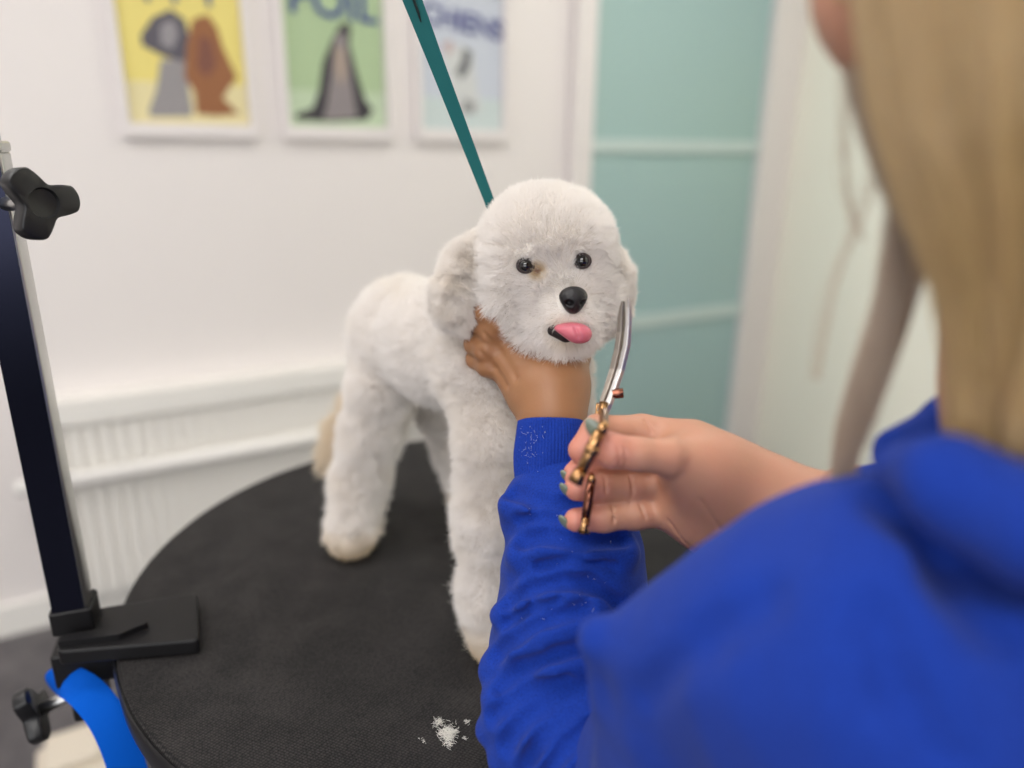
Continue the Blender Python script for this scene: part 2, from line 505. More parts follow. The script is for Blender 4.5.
# posters
def poster(x0, x1, bgtop, bgbot, label, polys, text, tz, tcol, tsize, grp='dog posters on the wall', tcurve=0):
    sa, _ = W(x0, 135); sb, _ = W(x1, 135)
    zlo = 1.325; zhi = zlo + (sb-sa)*1.42
    t = empty('framed_poster', wallpt((sa+sb)/2, zlo-.03, 0), label, 'poster', grp)
    fr = MB(); w = .018
    wbox(fr, sa-w, sb+w, zlo-.03, zlo, .001, .026); wbox(fr, sa-w, sb+w, zhi, zhi+.03, .001, .026)
    wbox(fr, sa-w, sa, zlo, zhi, .001, .026); wbox(fr, sb, sb+w, zlo, zhi, .001, .026)
    wbox(fr, sa-w+.003, sb+w-.003, zlo-.027, zhi+.027, .0005, .008)
    fr.build('picture_frame', M['frame'], t)
    pr = MB(); mats = []
    def m_(c):
        mt = mat('print_ink', c, .5); mats.append(mt); return len(mats)-1
    wbox(pr, sa+.003, sb-.003, zlo+.003, zhi-.003, .008, .0095, m_(bgtop))
    wbox(pr, sa+.003, sb-.003, zlo+.003, zlo+(zhi-zlo)*.24, .0095, .0102, m_(bgbot))
    lay = .0106
    for col, pts in polys:
        mi = m_(col)
        q = [W(x, y) for x, y in pts]
        V = [wallpt(s, z, lay) for s, z in q] + [wallpt(s, z, lay-.001) for s, z in q]; k = len(q)
        F = [list(range(k)), [k+i for i in range(k)][::-1]] + [[i, (i+1) % k, k+(i+1) % k, k+i] for i in range(k)]
        pr.add(V, F, mi); lay += .0006
    pr.build('print', None, t, mats=mats)
    cu = bpy.data.curves.new('lettering', 'FONT'); cu.body = text; cu.size = tsize; cu.align_x = 'CENTER'; cu.extrude = .0006; cu.offset = .0015
    cu.materials.append(mat('print_letter_ink', tcol, .5))
    tmp = bpy.data.objects.new('lettering', cu); C.objects.link(tmp); bpy.context.view_layer.update()
    me = bpy.data.meshes.new_from_object(tmp.evaluated_get(bpy.context.evaluated_depsgraph_get())); bpy.data.objects.remove(tmp)
    o = bpy.data.objects.new('lettering', me); link(o, t)
    o.location = Vector(wallpt((sa+sb)/2, tz, .0125)) - t.location
    o.rotation_euler = (math.pi/2, tcurve, math.radians(30))
    return t

def blob(pts): return pts
poster(131, 251, (232, 216, 128), (228, 216, 168), 'yellow framed dog poster, the one with a grey and a brown dog', [
    ((150, 146, 148), [(160,60),(186,60),(188,90),(192,112),(190,117),(150,117),(148,112),(156,90)]),
    ((92, 88, 98), [(152,18),(170,10),(184,20),(190,42),(184,62),(166,58),(150,50),(142,46),(140,36)]),
    ((150, 146, 150), [(160,26),(172,20),(178,34),(172,50),(160,44)]),
    ((150, 98, 62), [(192,20),(206,15),(216,28),(222,48),(236,78),(228,88),(222,98),(232,108),(238,114),(216,116),(196,114),(194,92),(184,78),(186,44)]),
    ((126, 80, 66), [(198,36),(210,40),(216,66),(206,78),(196,68)]),
    ], 'Y F Y', 1.605, (70, 84, 130), .085)
poster(289, 386, (172, 194, 154), (190, 208, 178), 'green framed dog poster between the yellow and the blue poster', [
    ((58, 54, 60), [(338,26),(346,22),(350,30),(348,44),(356,74),(364,100),(372,110),(366,120),(330,122),(296,120),(294,114),(312,108),(318,90),(322,62),(330,42)]),
    ((140, 132, 134), [(334,36),(344,32),(346,50),(350,80),(356,118),(322,120),(326,104),(330,74)]),
    ((168, 150, 136), [(334,48),(342,48),(345,72),(340,88),(334,70)]),
    ], 'POIL', 1.605, (44, 60, 140), .118, tcurve=.05)
poster(420, 500, (198, 204, 216), (200, 212, 212), 'pale blue framed dog poster nearest the teal glass door', [
    ((206, 208, 208), [(440,56),(458,44),(472,52),(474,78),(480,112),(450,118),(448,84)]),
    ((108, 110, 114), [(462,48),(470,52),(468,68),(460,80),(454,72),(460,62)]),
    ((150, 150, 152), [(462,98),(474,104),(472,114),(460,112)]),
    ((196, 176, 176), [(440,44),(450,40),(452,52),(444,54)]),
    ], 'CHIENS', 1.60, (70, 76, 140), .078, tcurve=.12)

# white storage box on the floor
c = onz(84, 756, .10)
mb = MB(); mb.box(c + np.array([0, 0, -.05]), (.085, .07, .05), RWALL, .012)
bx = mb.build('storage_box', M['box']); autosmooth(bx); tag(bx, 'cream plastic box on the dark floor under the table edge', 'box')
mb = MB(); mb.box(c + np.array([-.025, .01, .011]), (.05, .05, .011), RWALL, .01); autosmooth(mb.build('lid', M['box'], bx))

# ================================================================== GROOMING TABLE
pts = np.array([onz(x, y, TZ)[:2] for x, y in [(119,665),(128,706),(148,745),(166,760),(122,602),(136,576),(166,540),(208,505),(250,484),(308,463),(345,449),(420,440)]])
A = np.c_[2*pts, np.ones(len(pts))]; sol = np.linalg.lstsq(A, (pts**2).sum(1), rcond=None)[0]
tc_ = sol[:2]; tr = math.sqrt(sol[2] + tc_@tc_)
print('TABLE', tc_, tr, pts)
TR = tr
T0 = np.array([tc_[0], tc_[1], 0])
tb = empty('grooming_table', T0, 'round black rubber-topped grooming table under the white dog', 'table')
mb = MB(); mb.lathe(T0 + [0,0,TZ], [(TR-.004, -.012), (TR-.002, -.004), (TR-.005, 0.0)], seg=160)
autosmooth(mb.build('rubber_top', M['rubber'], tb))
mb = MB(); mb.lathe(T0 + [0,0,TZ], [(TR-.03, -.034), (TR-.004, -.034), (TR, -.03), (TR+.0015, -.008), (TR-.0005, -.004), (TR-.003,-.005)], seg=160)
autosmooth(mb.build('edge_trim', M['black_plastic'], tb))
mb = MB(); mb.lathe(T0, [(.05, .06), (.05, TZ-.05), (.16, TZ-.045), (.16, TZ-.034)], seg=40); autosmooth(mb.build('pedestal', M['silver'], tb))
mb = MB(); mb.lathe(T0, [(.27, 0), (.28, .01), (.27, .035), (.1, .055), (.05, .06)], seg=64); autosmooth(mb.build('base', M['black_metal'], tb))

# ================================================================== GROOMING ARM on the table edge
PX, PY = float(P(70, 612, .585)[0]), .585
pl = onz(80, 636, TZ)
PX, PY = pl[0], pl[1]
ga = empty('grooming_post', (PX, PY, TZ), 'dark square grooming post with star knobs clamped to the table edge', 'grooming post')
yaw = math.radians(20); RY = np.array([[math.cos(yaw), -math.sin(yaw), 0],[math.sin(yaw), math.cos(yaw), 0],[0,0,1]])
ztop = float(P(0, 152, PY)[2])
pole_h = .0140
mb = MB(); mb.box((PX, PY, (ztop + TZ+.03)/2), (pole_h, pole_h, (ztop-TZ-.03)/2), RY, .0025); autosmooth(mb.build('square_post', M['silver'], ga))  # silver body stands in for the wall's reflection on the side face
mb = MB(); mb.box(np.array([PX, PY, (ztop + TZ+.03)/2 - .003]) + RY @ np.array([-.0012, -pole_h-.0006, 0]), (pole_h-.0010, .0008, (ztop-TZ-.03)/2-.003), RY); mb.build('dark_face', M['pole'], ga)  # thin front sheet carries the dark colour of the post
mb = MB(); mb.box((PX, PY, ztop+.004), (pole_h+.001, pole_h+.001, .004), RY, .003); autosmooth(mb.build('collar', M['silver'], ga))
mb = MB(); mb.box((PX, PY, ztop+.3), (.0105, .0105, .3), RY, .003); autosmooth(mb.build('inner_post', M['silver'], ga))
armz = ztop+.6; ax_, ay_ = -.13, .60
mb = MB(); mb.tube([(PX, PY, armz-.02), (PX, PY, armz+.02), (PX+.02, PY, armz+.035), (ax_, ay_, armz+.035), (ax_+.05, ay_, armz+.035)], .009, 14)
mb.build('overhead_bar', M['silver'], ga, smooth=True)
# clamp plate on the table (outline traced on the table plane)
def prism(mb, poly, z0, z1, mi=0):
    k = len(poly); V = [(x, y, z0) for x, y in poly] + [(x, y, z1) for x, y in poly]
    mb.add(V, [list(range(k))[::-1], [k+i for i in range(k)]] + [[i, (i+1) % k, k+(i+1) % k, k+i] for i in range(k)], mi)
def roundpoly(P4, r, n=5):
    out = []; k = len(P4)
    for i in range(k):
        a, b, c = [np.array(P4[j % k], float) for j in (i-1, i, i+1)]
        u = (a-b)/np.linalg.norm(a-b); v = (c-b)/np.linalg.norm(c-b)
        for j in range(n+1):
            t = j/n; p = b + u*r*(1-t)**2 + v*r*t**2; out.append(tuple(p))
    return out
ph = TZ+.016
def TP(px, py): return tuple(onz(px, py, ph)[:2])
q = [TP(56,652), TP(199,640), TP(197,592), TP(70,612)]
mb = MB(); prism(mb, roundpoly(q, .006), TZ+.001, ph); o = mb.build('clamp_plate', M['black_metal'], ga)
bv = o.modifiers.new('b', 'BEVEL'); bv.width = .002; bv.segments = 2; bv.limit_method = 'ANGLE'
mb = MB(); q2 = [TP(58,648), TP(120,640), TP(150,627), TP(104,634), TP(66,640)]
prism(mb, roundpoly(q2, .002), ph, ph+.006); mb.build('gusset', M['black_metal'], ga)
mb = MB(); mb.box((PX, PY, TZ+.026), (.0175, .0175, .012), RY, .003); autosmooth(mb.build('socket', M['black_metal'], ga))
mb = MB(); cb = onz(84, 668, TZ-.0)
mb.box((PX+.004, PY+.0, TZ-.022), (.026, .02, .018), RY, .004); mb.box((PX, PY, TZ-.055), (.015, .015, .03), RY, .004)
autosmooth(mb.build('clamp_block', M['black_metal'], ga))
mb = MB(); mb.tube([(PX, PY, TZ-.05), (PX, PY, TZ-.30)], .0115, 20); mb.lathe((PX, PY, TZ-.31), [(.02, 0), (.02, .012)], seg=24)
mb.build('clamp_screw', M['black_metal'], ga, smooth=False)

def knob(c, ax, R, thick, nl, rot, parent, stem):
    ax = np.asarray(ax, float); ax /= np.linalg.norm(ax)
    u = np.cross((0,0,1.0), ax); u /= np.linalg.norm(u); v = np.cross(ax, u); c = np.asarray(c, float)
    N = 96; V = []; rings = [(.90, -thick/2), (1, -thick/2+.002), (1, thick/2-.0025), (.97, thick/2-.0008), (.9, thick/2)]
    def rad(a):
        x = .5 + .5*math.cos(nl*(a-rot)); return R*(.60 + .40*x**.8)
    def rad2(a):      # lobed knob: flat ended lobes with concave scallops between
        ph = ((a-rot)*nl/(2*math.pi) + .5) % 1 - .5; ph = abs(ph)*2
        if ph < .36: return R*(1.0 - .06*(ph/.36)**2)
        t = (ph-.36)/.64; return R*(.94 - .42*math.sin(t*math.pi/2)**.9)
    for sc_, z in rings:
        for k in range(N):
            a = 2*math.pi*k/N; r = rad2(a)*sc_; V.append(c + ax*z + (u*math.cos(a)+v*math.sin(a))*r)
    # dished centre
    dish = [(R*.40, thick/2), (R*.36, thick/2-.0025), (R*.1, thick/2-.004)]
    for r, z in dish:
        for k in range(N):
            a = 2*math.pi*k/N; V.append(c + ax*z + (u*math.cos(a)+v*math.sin(a))*r)
    F = [list(range(N))[::-1]]; nr = len(rings)+len(dish)
    for i in range(nr-1):
        for k in range(N):
            j = (k+1) % N; F.append([i*N+k, i*N+j, (i+1)*N+j, (i+1)*N+k])
    F.append([(nr-1)*N+k for k in range(N)])
    mb = MB(); mb.add(V, F); o = autosmooth(mb.build('star_knob', M['black_plastic'], parent), 40)
    mb = MB(); mb.tube([c - ax*stem, c - ax*thick*.4], R*.2, 16)
    mb.build('knob_screw', M['silver'], o, smooth=True)
    return o
kc = P(39, 203, PY-.032)
ka = kc - np.array([PX, PY, kc[2]-.004]); print('KN', ka)
knob(kc, ka, .0275, .015, 3, math.radians(4), ga, float(np.linalg.norm(ka)))
kc2 = P(34, 712, PY-.020)
ka = kc2 - np.array([PX, PY, kc2[2]+.012]); print('KN', ka)
knob(kc2, ka, .029, .014, 3, math.radians(75), ga, float(np.linalg.norm(ka)))
o = None
# blue strap hanging over the lower knob screw
st = []
for x, y, Y, in [(49,688,PY-.004),(58,679,PY-.02),(78,684,PY-.034),(98,703,PY-.045),(115,730,PY-.055),(128,768,PY-.065),(136,800,PY-.07),(140,850,PY-.07)]:
    st.append(P(x, y, Y))
st = np.array(st)
V = []; 
for i, p in enumerate(st):
    t = st[min(i+1, len(st)-1)] - st[max(i-1, 0)]; t /= np.linalg.norm(t)
    v_ = p - CAM; v_ /= np.linalg.norm(v_)
    n_ = np.cross(t, v_); n_ /= np.linalg.norm(n_); f_ = np.cross(n_, t); hw = .0165
    for a, b in ((-1,-1),(1,-1),(1,1),(-1,1)): V.append(p + n_*hw*a + f_*.0011*b)
F = [[0,1,2,3][::-1], [len(V)-4+i for i in range(4)]]
for i in range(len(st)-1):
    for k in range(4): F.append([i*4+k, i*4+(k+1)%4, (i+1)*4+(k+1)%4, (i+1)*4+k])
mb = MB(); mb.add(V, F); o = mb.build('strap', M['blue_strap']); 
o.modifiers.new('s', 'SUBSURF').levels = 2; o.modifiers['s'].render_levels = 2
tag(o, 'bright blue webbing strap hanging over the lower clamp knob', 'strap')

# ================================================================== DOG
FL = .008
def D(px, py, Y, rpx, fl=FL):
    p, r = S(px, py, Y, rpx); return (p, max(r - fl, .006))
def foot(px, py, Y, rpx):
    p, r = S(px, py, Y, rpx); r = max(r-.006, .008); p = p.copy(); p[2] = TZ + r*.8 + .001; return p, r

dp = []
dp += chain([D(407,333,.80,58), D(450,345,.72,56), D(492,352,.655,56)], .03)
dp += chain([D(492,352,.655,54), D(520,300,.62,48)], .03)
dp += chain([D(398,345,.79,46), D(383,385,.775,35), D(372,430,.775,30), D(361,480,.775,28), foot(352,527,.752,26)], .015)
dp += [ell(foot(349,533,.742,26)[0], (.018,.022,.012), k=.012)]
dp += chain([D(425,360,.85,44), D(447,405,.86,30), D(462,450,.86,26), foot(476,505,.845,25)], .02)
dp += chain([D(487,372,.63,44), D(492,430,.61,36), D(490,520,.60,35), D(492,590,.592,33), foot(496,622,.578,28)], .02)
dp += [ell(foot(497,630,.568,27)[0], (.017,.02,.012), k=.012)]
dp += chain([D(548,372,.66,44), D(562,430,.66,34), D(560,520,.655,32), foot(560,600,.64,29)], .02)
dp += chain([D(528,362,.64,50), D(500,372,.645,50)], .03)
# head
HY = .600
dp += [ell(*[(lambda a: (a[0], (a[1]*1.0, a[1]*1.0, a[1]*.98)))(D(546,250,HY,67))][0], k=.02)]
dp += chain([D(520,295,HY,44), D(588,292,HY,36)], .02)
dp += chain([D(572,300,.575,39), D(570,311,.556,33)], .018)           # muzzle
dp += chain([D(560,326,.575,32), D(573,330,.558,25)], .015)            # chin
dp += chain([D(517,295,.583,37), D(545,320,.578,33), D(560,328,.572,32)], .02)
dp += chain([D(590,305,.59,32), D(575,325,.58,30)], .015)
dp += chain([D(540,250,.588,56), D(562,246,.582,50)], .02)             # brow
base_dog = sdf(dp)
# eye sockets
eyes = []
for ex, ey in ((525.5, 265.5), (582, 261)):
    h_ = hit(base_dog, ex, ey); eyes.append(h_)
print('EYES', eyes, 'noseY', hit(base_dog, 572, 300))
EV = [None, None]
for i, h_ in enumerate(eyes):
    dp.append(('s', (lambda c: (lambda p: np.linalg.norm(p-c, axis=1)-.0070))(h_ - np.array([0,.003,0])), .006))
# mouth slot
m0 = hit(base_dog, 553, 331); m1 = hit(base_dog, 566, 335); m2 = hit(base_dog, 585, 329)
dp.append(cut(m0 + [0,.001,0], m1 + [0,.001,0], .0052, .003)); dp.append(cut(m1 + [0,.002,0], m2 + [0,.002,0], .0035, .004))
dogf = sdf(dp)
V, F = polygonise(dogf, (-.33, .45, TZ-.01), (.14, .93, 1.34), .0026)
print('dog', len(V))
DOGO = np.array([-.07, .70, TZ])
dog = mesh_np('dog', V, F, M['dogskin'], origin=DOGO)
tag(dog, 'small fluffy white dog with its tongue out standing on the round table', 'dog')
dogV, dogF = V, F

# ears (separate, flopping)
earL = sdf(chain([D(482,243,.607,18), D(468,266,.602,23), D(460,296,.598,26), D(460,308,.597,27)], .02))
earR = sdf(chain([D(600,250,.612,18), D(608,276,.612,22), D(606,304,.610,23), D(600,320,.608,19)], .02))
def build_ear(f, lo, hi):
    V, F = polygonise(f, lo, hi, .0025)
    return V, F, mesh_np('ear', V, F, M['dogskin'], dog)
a = P(458,290,.605); eLV, eLF, eL = build_ear(earL, a-.075, a+.075)
a = P(612,290,.615); eRV, eRF, eR = build_ear(earR, a-.075, a+.075)
# tail
tl = chain([D(362,398,.825,12,.004), D(346,432,.83,13,.004), D(334,456,.83,9,.004)], .01); tailf = sdf(tl)
a = P(345,430,.83); tV, tF = polygonise(tailf, a-.07, a+.07, .0025); tail = mesh_np('tail', tV, tF, M['dogskin'], dog)

# hands' distance field is needed so that fur does not grow through them --------------------------------
def H(px, py, Y, rpx): return S(px, py, Y, rpx)
# left hand: holds the chin from below, fingers wrap round the far cheek
lh = []
WR = H(552, 412, .556, 29)
lh += chain([H(560,600,.50,30), H(554,470,.540,28), WR, H(550,388,.565,31)], .02)
lh += chain([H(540,382,.575,25), H(516,352,.590,20)], .02)
lh += chain([H(552,382,.575,29), H(548,352,.595,27)], .02)
lh += chain([H(560,384,.575,21), H(560,350,.600,22)], .02)
lh += chain([H(528,392,.573,20), H(505,366,.585,16)], .015)
lh += chain([H(516,345,.590,18), H(524,330,.600,16)], .02)
FI = [[(528,342,.592,14),(500,322,.578,13),(484,311,.584,11),(488,300,.606,9)],
      [(520,352,.592,14),(492,332,.582,12.5),(481,325,.590,10.5),(486,314,.618,9)],
      [(514,362,.590,13.5),(486,350,.584,12),(475,344,.594,10.5),(478,334,.622,9)],
      [(516,374,.588,13),(488,366,.586,11),(476,359,.600,9.5),(477,350,.624,8.5)]]
for fi in FI: lh += chain([H(*a) for a in fi], .004)
lh += chain([H(562,376,.585,18), H(574,352,.602,13), H(582,338,.615,11), H(586,326,.628,9)], .012)   # thumb on the far side
# right hand: holds the scissors, palm towards the camera
rh = []
rh += chain([H(905,535,.405,38), H(850,518,.42,35), H(795,512,.437,34)], .02)                  # forearm, wrist
rh += chain([H(795,512,.440,31), H(752,504,.454,36), H(714,488,.465,36)], .03)
rh += chain([H(755,520,.452,32), H(712,520,.460,29), H(680,506,.467,28)], .02)              # heel of the palm
rh += chain([H(728,472,.464,24), H(686,447,.472,23)], .02)
RF = {'index': [(690,440,.474,20),(642,432,.480,17),(598,431,.474,16),(582,450,.467,14)],
      'middle': [(684,464,.476,18),(632,460,.488,15),(590,462,.478,14.5),(576,474,.470,13)],
      'ring': [(680,487,.474,18),(630,487,.470,15.5),(598,487,.463,15),(577,488,.457,13)],
      'little': [(680,510,.470,17),(636,514,.463,15),(604,518,.457,13.5),(576,520,.452,12)]}
for k_, fi in RF.items(): rh += chain([H(*a) for a in fi], .0045)
rh += chain([H(750,494,.456,27), H(708,472,.449,24), H(668,457,.434,18)], .030)
rh += chain([H(668,457,.431,18.5), H(638,454,.427,16.5), H(613,451,.425,17), H(600,439,.427,12)], .004)   # thumb
rhb = sdf(rh)
def crease(pts, r=.0008, depth=.0):
    out = []
    hs = [hit(rhb, x, y) for x, y in pts]
    for a, b in zip(hs, hs[1:]):
        if a is not None and b is not None and np.linalg.norm(a-b) < .03: out.append(cut(a, b, r, .0016))
    return out
rc = []
for pl_ in [[(655,470),(658,500),(656,530),(650,545)], [(630,476),(633,492),(630,504)], [(640,505),(646,520),(648,535)],
            [(604,476),(606,494)], [(612,505),(614,524)], [(618,446),(620,458),(618,470)],
            [(624,447),(626,458),(624,469)], [(676,490),(668,520),(690,548)], [(630,414),(634,424),(636,436)], [(700,500),(720,530)],
            [(560+85,420),(652,432)]]:
    rc += crease(pl_)
rh2 = rh + rc
lhb = sdf(lh)
for pl_ in ([(484,334),(500,352),(516,378)], [(480,352),(494,368),(506,386)]):
    hs = [hit(lhb, x, y) for x, y in pl_]
    for a, b in zip(hs, hs[1:]):
        if a is not None and b is not None and np.linalg.norm(a-b) < .05: lh.append(cut(a, b, .0010, .005))
lhf = sdf(lh); rhf = sdf(rh2)

# fur ------------------------------------------------------------------
noseC = hit(dogf, 571, 300)
nose_r = .0115
def in_obst(p):
    return lhf(p)
def grow(V, F, f, n, lenf, rad, name, parent, comb=None, tintf=None, mask=None, wild=.35, K=4):
    p = sample(V, F, n); nrm = grad(f, p)
    keep = np.ones(len(p), bool)
    if mask is not None: keep &= mask(p)
    p = p[keep]; nrm = nrm[keep]
    L = lenf(p)*rng.uniform(.75, 1.1, len(p))
    # clumps: shared direction field + individual jitter
    sm = np.where(np.linalg.norm(p - headC - [0,0,.03], axis=1) < .058, .55, 1.0)[:, None]
    d = nrm + sm*(vnoise(p, .008)*.26 + vnoise(p, .022)*.18 + rng.normal(size=p.shape)*wild*.5)
    if comb is not None: d = d + comb(p, nrm)
    d /= np.linalg.norm(d, axis=1, keepdims=True)
    bad = (d*nrm).sum(1) < .15
    d[bad] = nrm[bad]
    curl = sm*(rng.normal(size=p.shape)*.25 + vnoise(p, .006)*.30)
    pts = np.empty((len(p), K, 3))
    for k in range(K):
        t = k/(K-1); pts[:, k] = p + (d*t + curl*t*t*.6)*L[:, None]
    dm = in_obst(pts[:, -1]); db = in_obst(pts[:, 1])
    ok = (np.minimum(dm, db) > .0005)
    pts = pts[ok]; p = p[ok]
    r = np.broadcast_to(rad*np.array([1, .95, .8, .35]), (len(p), K)) if K == 4 else np.full((len(p), K), rad)
    tint = tintf(pts.reshape(-1, 3)).reshape(len(p), K) if tintf is not None else np.zeros((len(p), K))
    o = curves_obj(name, pts, r, M['fur'], parent, tint)
    o['kind'] = 'stuff'
    print(name, len(p))
    return o

eyeP = np.array(eyes)
headC = P(546,262,.60)
def body_len(p):
    L = np.full(len(p), .0095)
    L += .0015*noise(p, .012)
    dh = np.linalg.norm(p - headC, axis=1)
    L[dh < .085] = .0095
    dn = np.linalg.norm(p - noseC, axis=1)
    L = np.where(dn < .035, .004 + (.0065)*np.clip((dn-.010)/.025, 0, 1), L)
    for e in eyes:
        de = np.linalg.norm(p - e, axis=1); L = np.where(de < .015, .0030 + .0065*np.clip((de-.0052)/.010, 0, 1), L)
    L = np.where(p[:, 2] < TZ+.02, .006, L)
    leg = (p[:, 2] < 1.06) & (dh > .1); L = np.where(leg & (p[:,2] > TZ+.02), .0105 + .002*noise(p, .009, 1), L)
    return np.clip(L, .0015, .02)
mouthpts = np.array([m0, m1, m2])
def body_mask(p):
    k = np.linalg.norm(p - noseC, axis=1) > .0098
    for e in eyes: k &= np.linalg.norm(p - e, axis=1) > .0050
    for a, b in ((m0, m1),):
        ab = b-a; t = np.clip((p-a)@ab/(ab@ab), 0, 1); k &= np.linalg.norm(p-a-t[:, None]*ab, axis=1) > .0066
    k &= lhf(p) > -.002
    k &= ~((p[:, 2] < TZ+.004))
    return k
def comb(p, n):
    d = np.zeros_like(p); d[:, 2] = -.35
    dh = np.linalg.norm(p-headC, axis=1) < .09
    d[dh] = 0
    v = p - noseC; l = np.linalg.norm(v, axis=1, keepdims=True); mz = (l[:, 0] < .045)
    d[mz] = (v/np.maximum(l, 1e-6))[mz]*1.1
    up = dh & (p[:, 2] > eyes[0][2]+.012); d[up, 2] = .25
    return d
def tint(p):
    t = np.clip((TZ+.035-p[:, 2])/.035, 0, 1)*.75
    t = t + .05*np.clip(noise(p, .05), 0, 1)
    e = eyes[0] + np.array([.0085, -.002, -.0035])
    t = np.maximum(t, np.clip(1.15 - np.linalg.norm(p-e, axis=1)/.008, 0, .92))
    dn = np.linalg.norm(p-m1, axis=1); t = np.maximum(t, .45*np.clip(1-dn/.02, 0, 1))
    return np.clip(t, 0, 1)
EXTRA = 1.0
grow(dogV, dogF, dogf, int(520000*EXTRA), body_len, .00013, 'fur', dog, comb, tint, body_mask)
el = lambda p: np.full(len(p), .0085) + .001*noise(p, .01)
edn = lambda p, n: np.tile(np.array([0, 0, -.5]), (len(p), 1))
et = lambda p: .04 + .06*np.clip(noise(p, .03), 0, 1)
grow(eLV, eLF, earL, 90000, el, .00013, 'fur', eL, edn, et)
grow(eRV, eRF, earR, 70000, el, .00013, 'fur', eR, edn, et)
tdir = P(318,472,.83) - P(362,398,.825); tdir /= np.linalg.norm(tdir)
grow(tV, tF, tailf, 14000, lambda p: np.full(len(p), .022), .00018, 'fur', tail, lambda p, n: np.tile(tdir*1.6, (len(p), 1)), lambda p: np.full(len(p), .45))

# eyes, nose, tongue
for i, e in enumerate(eyes):
    v = e - CAM; v /= np.linalg.norm(v)
    c = e + v*.0022
    mb = MB(); prof = [(max(.0002, .0054*math.sin(a)), -.0054*math.cos(a)) for a in np.linspace(.02, math.pi-.02, 20)]
    mb.lathe(c, prof, seg=28); o = mb.build('eye', M['eye'], dog, smooth=True)
    # eyelid rim
    V_ = []; F_ = []
    u = np.cross(v, (0,0,1.0)); u /= np.linalg.norm(u); w_ = np.cross(u, v); NS = 32; NT = 10
    for a in range(NS):
        A_ = 2*math.pi*a/NS; rd = u*math.cos(A_)*1.12 + w_*math.sin(A_)*.95
        for b in range(NT):
            B_ = 2*math.pi*b/NT; V_.append(c - v*.0014 + rd*.0051 + (rd*math.cos(B_) + v*math.sin(B_))*.0013)
    for a in range(NS):
        for b in range(NT):
            F_.append([a*NT+b, ((a+1)%NS)*NT+b, ((a+1)%NS)*NT+(b+1)%NT, a*NT+(b+1)%NT])
    mb = MB(); mb.add(V_, F_); mb.build('eyelid', M['eyelid'], o, smooth=True)
vn = ray(571,300); vn /= np.linalg.norm(vn)
fr_ = np.array([.28, -.95, -.12]); fr_ /= np.linalg.norm(fr_)              # the way the muzzle points
sx = np.cross(fr_, (0,0,1.0)); sx /= np.linalg.norm(sx); up_ = np.cross(sx, fr_)
RN = np.stack([sx, -fr_, up_], 1)
nc = noseC + fr_*.004 + up_*.0025
npz = [ell(nc + up_*.0015, (.0108, .008, .0075), RN, .004), ell(nc - up_*.0045 + fr_*.001, (.0062, .0065, .007), RN, .006)]
for s_ in (-1, 1):
    npz.append(('s', ell(nc + sx*s_*.0052 + fr_*.0068 - up_*.0012, (.0026, .004, .0022), RN)[1], .0015))
npz.append(('s', cap(nc + fr_*.0085 - up_*.003, nc + fr_*.0068 - up_*.011, .0007, .0007)[1], .0015))
V, F = polygonise(sdf(npz), nc-.02, nc+.02, .0007); mesh_np('nose', V, F, M['nose'], dog)
t0_ = hit(dogf, 573, 326); 
tn = [ell(P(567,328.5,t0_[1]-.001), (.0095,.008,.0038), None, .004), ell(P(577,332,t0_[1]-.0065), (.0098,.0075,.0056), None, .007), ell(P(580,336,t0_[1]-.0085), (.0076,.0045,.0052), None, .006)]
tb0 = sdf(tn); ta_, tb_2 = hit(tb0, 575, 327), hit(tb0, 579, 338)
if ta_ is not None and tb_2 is not None: tn.append(cut(ta_, tb_2, .0003, .003))
V, F = polygonise(sdf(tn), t0_-.03, t0_+.03, .0009); mesh_np('tongue', V, F, M['tongue'], dog)
c = (m0+m1)/2
mo = [cap(m0+[0,.001,0], m1+[0,.000,0], .0042, .0056, .003), cap(m1+[0,.003,0], m2+[0,.004,0], .005, .004, .003)]
V, F = polygonise(sdf(mo), c-.035, c+.04, .001); mesh_np('mouth', V, F, M['mouth'], dog)

# ================================================================== PERSON
def pinkf(V, tips, amount):
    t = np.zeros(len(V))
    for c, r in tips: t = np.maximum(t, np.clip(1 - np.linalg.norm(V-c, axis=1)/r, 0, 1))
    return t*amount
tips = [(P(fi[-1][0], fi[-1][1], fi[-1][2]), .026) for fi in RF.values()] + [(P(601,445,.43), .03)]
a = P(700, 480, .45)
rV, rF = polygonise(rhf, (.0, .36, 1.0), (.26, .53, 1.17), .0012)
pk_r = np.clip(pinkf(rV, tips, 1.0) + .25, 0, 1)
lV, lF = polygonise(lhf, (-.07, .44, .93), (.11, .68, 1.22), .0014)
# body core, head and the far arm (coarse), under the clothes
SH_L = P(905, 610, .27); SH_R = np.array([.42, .42, 1.10])
NECK = P(1075, 400, .31); HEADC = P(1055, -150, .31)
HIP = np.array([.40, .14, .80])
bodyp = []
bodyp += chain([(HIP, .11), ((SH_L+SH_R)/2 + [.02,-.01,-.14], .10), ((SH_L+SH_R)/2 + [.02,0,-.06], .07)], .05)
SHI = SH_L + np.array([.012, .012, -.015])
bodyp += chain([(SHI, .020), (SH_R, .03)], .03)
bodyp += chain([((SH_L+SH_R)/2 + [0,0,-.02], .05), (NECK, .045), (HEADC - [.0,.0,.05], .045)], .03)
bodyp += [ell(HEADC + [.01,-.01,.01], (.078,.082,.085), None, .03)]
fdir = np.array([-.80, .42, -.42]); fdir /= np.linalg.norm(fdir)
chin = P(884, 24, .315); nose_p = P(826, -60, .33)
bodyp += chain([(HEADC - [.02,0,.04], .05), (chin, .013)], .03)
bodyp += chain([(chin, .014), (P(862,-4,.318), .012), (P(866,-60,.32), .018)], .02)
bodyp += chain([(P(850,-110,.32), .01), (P(832,-52,.322), .009)], .012)
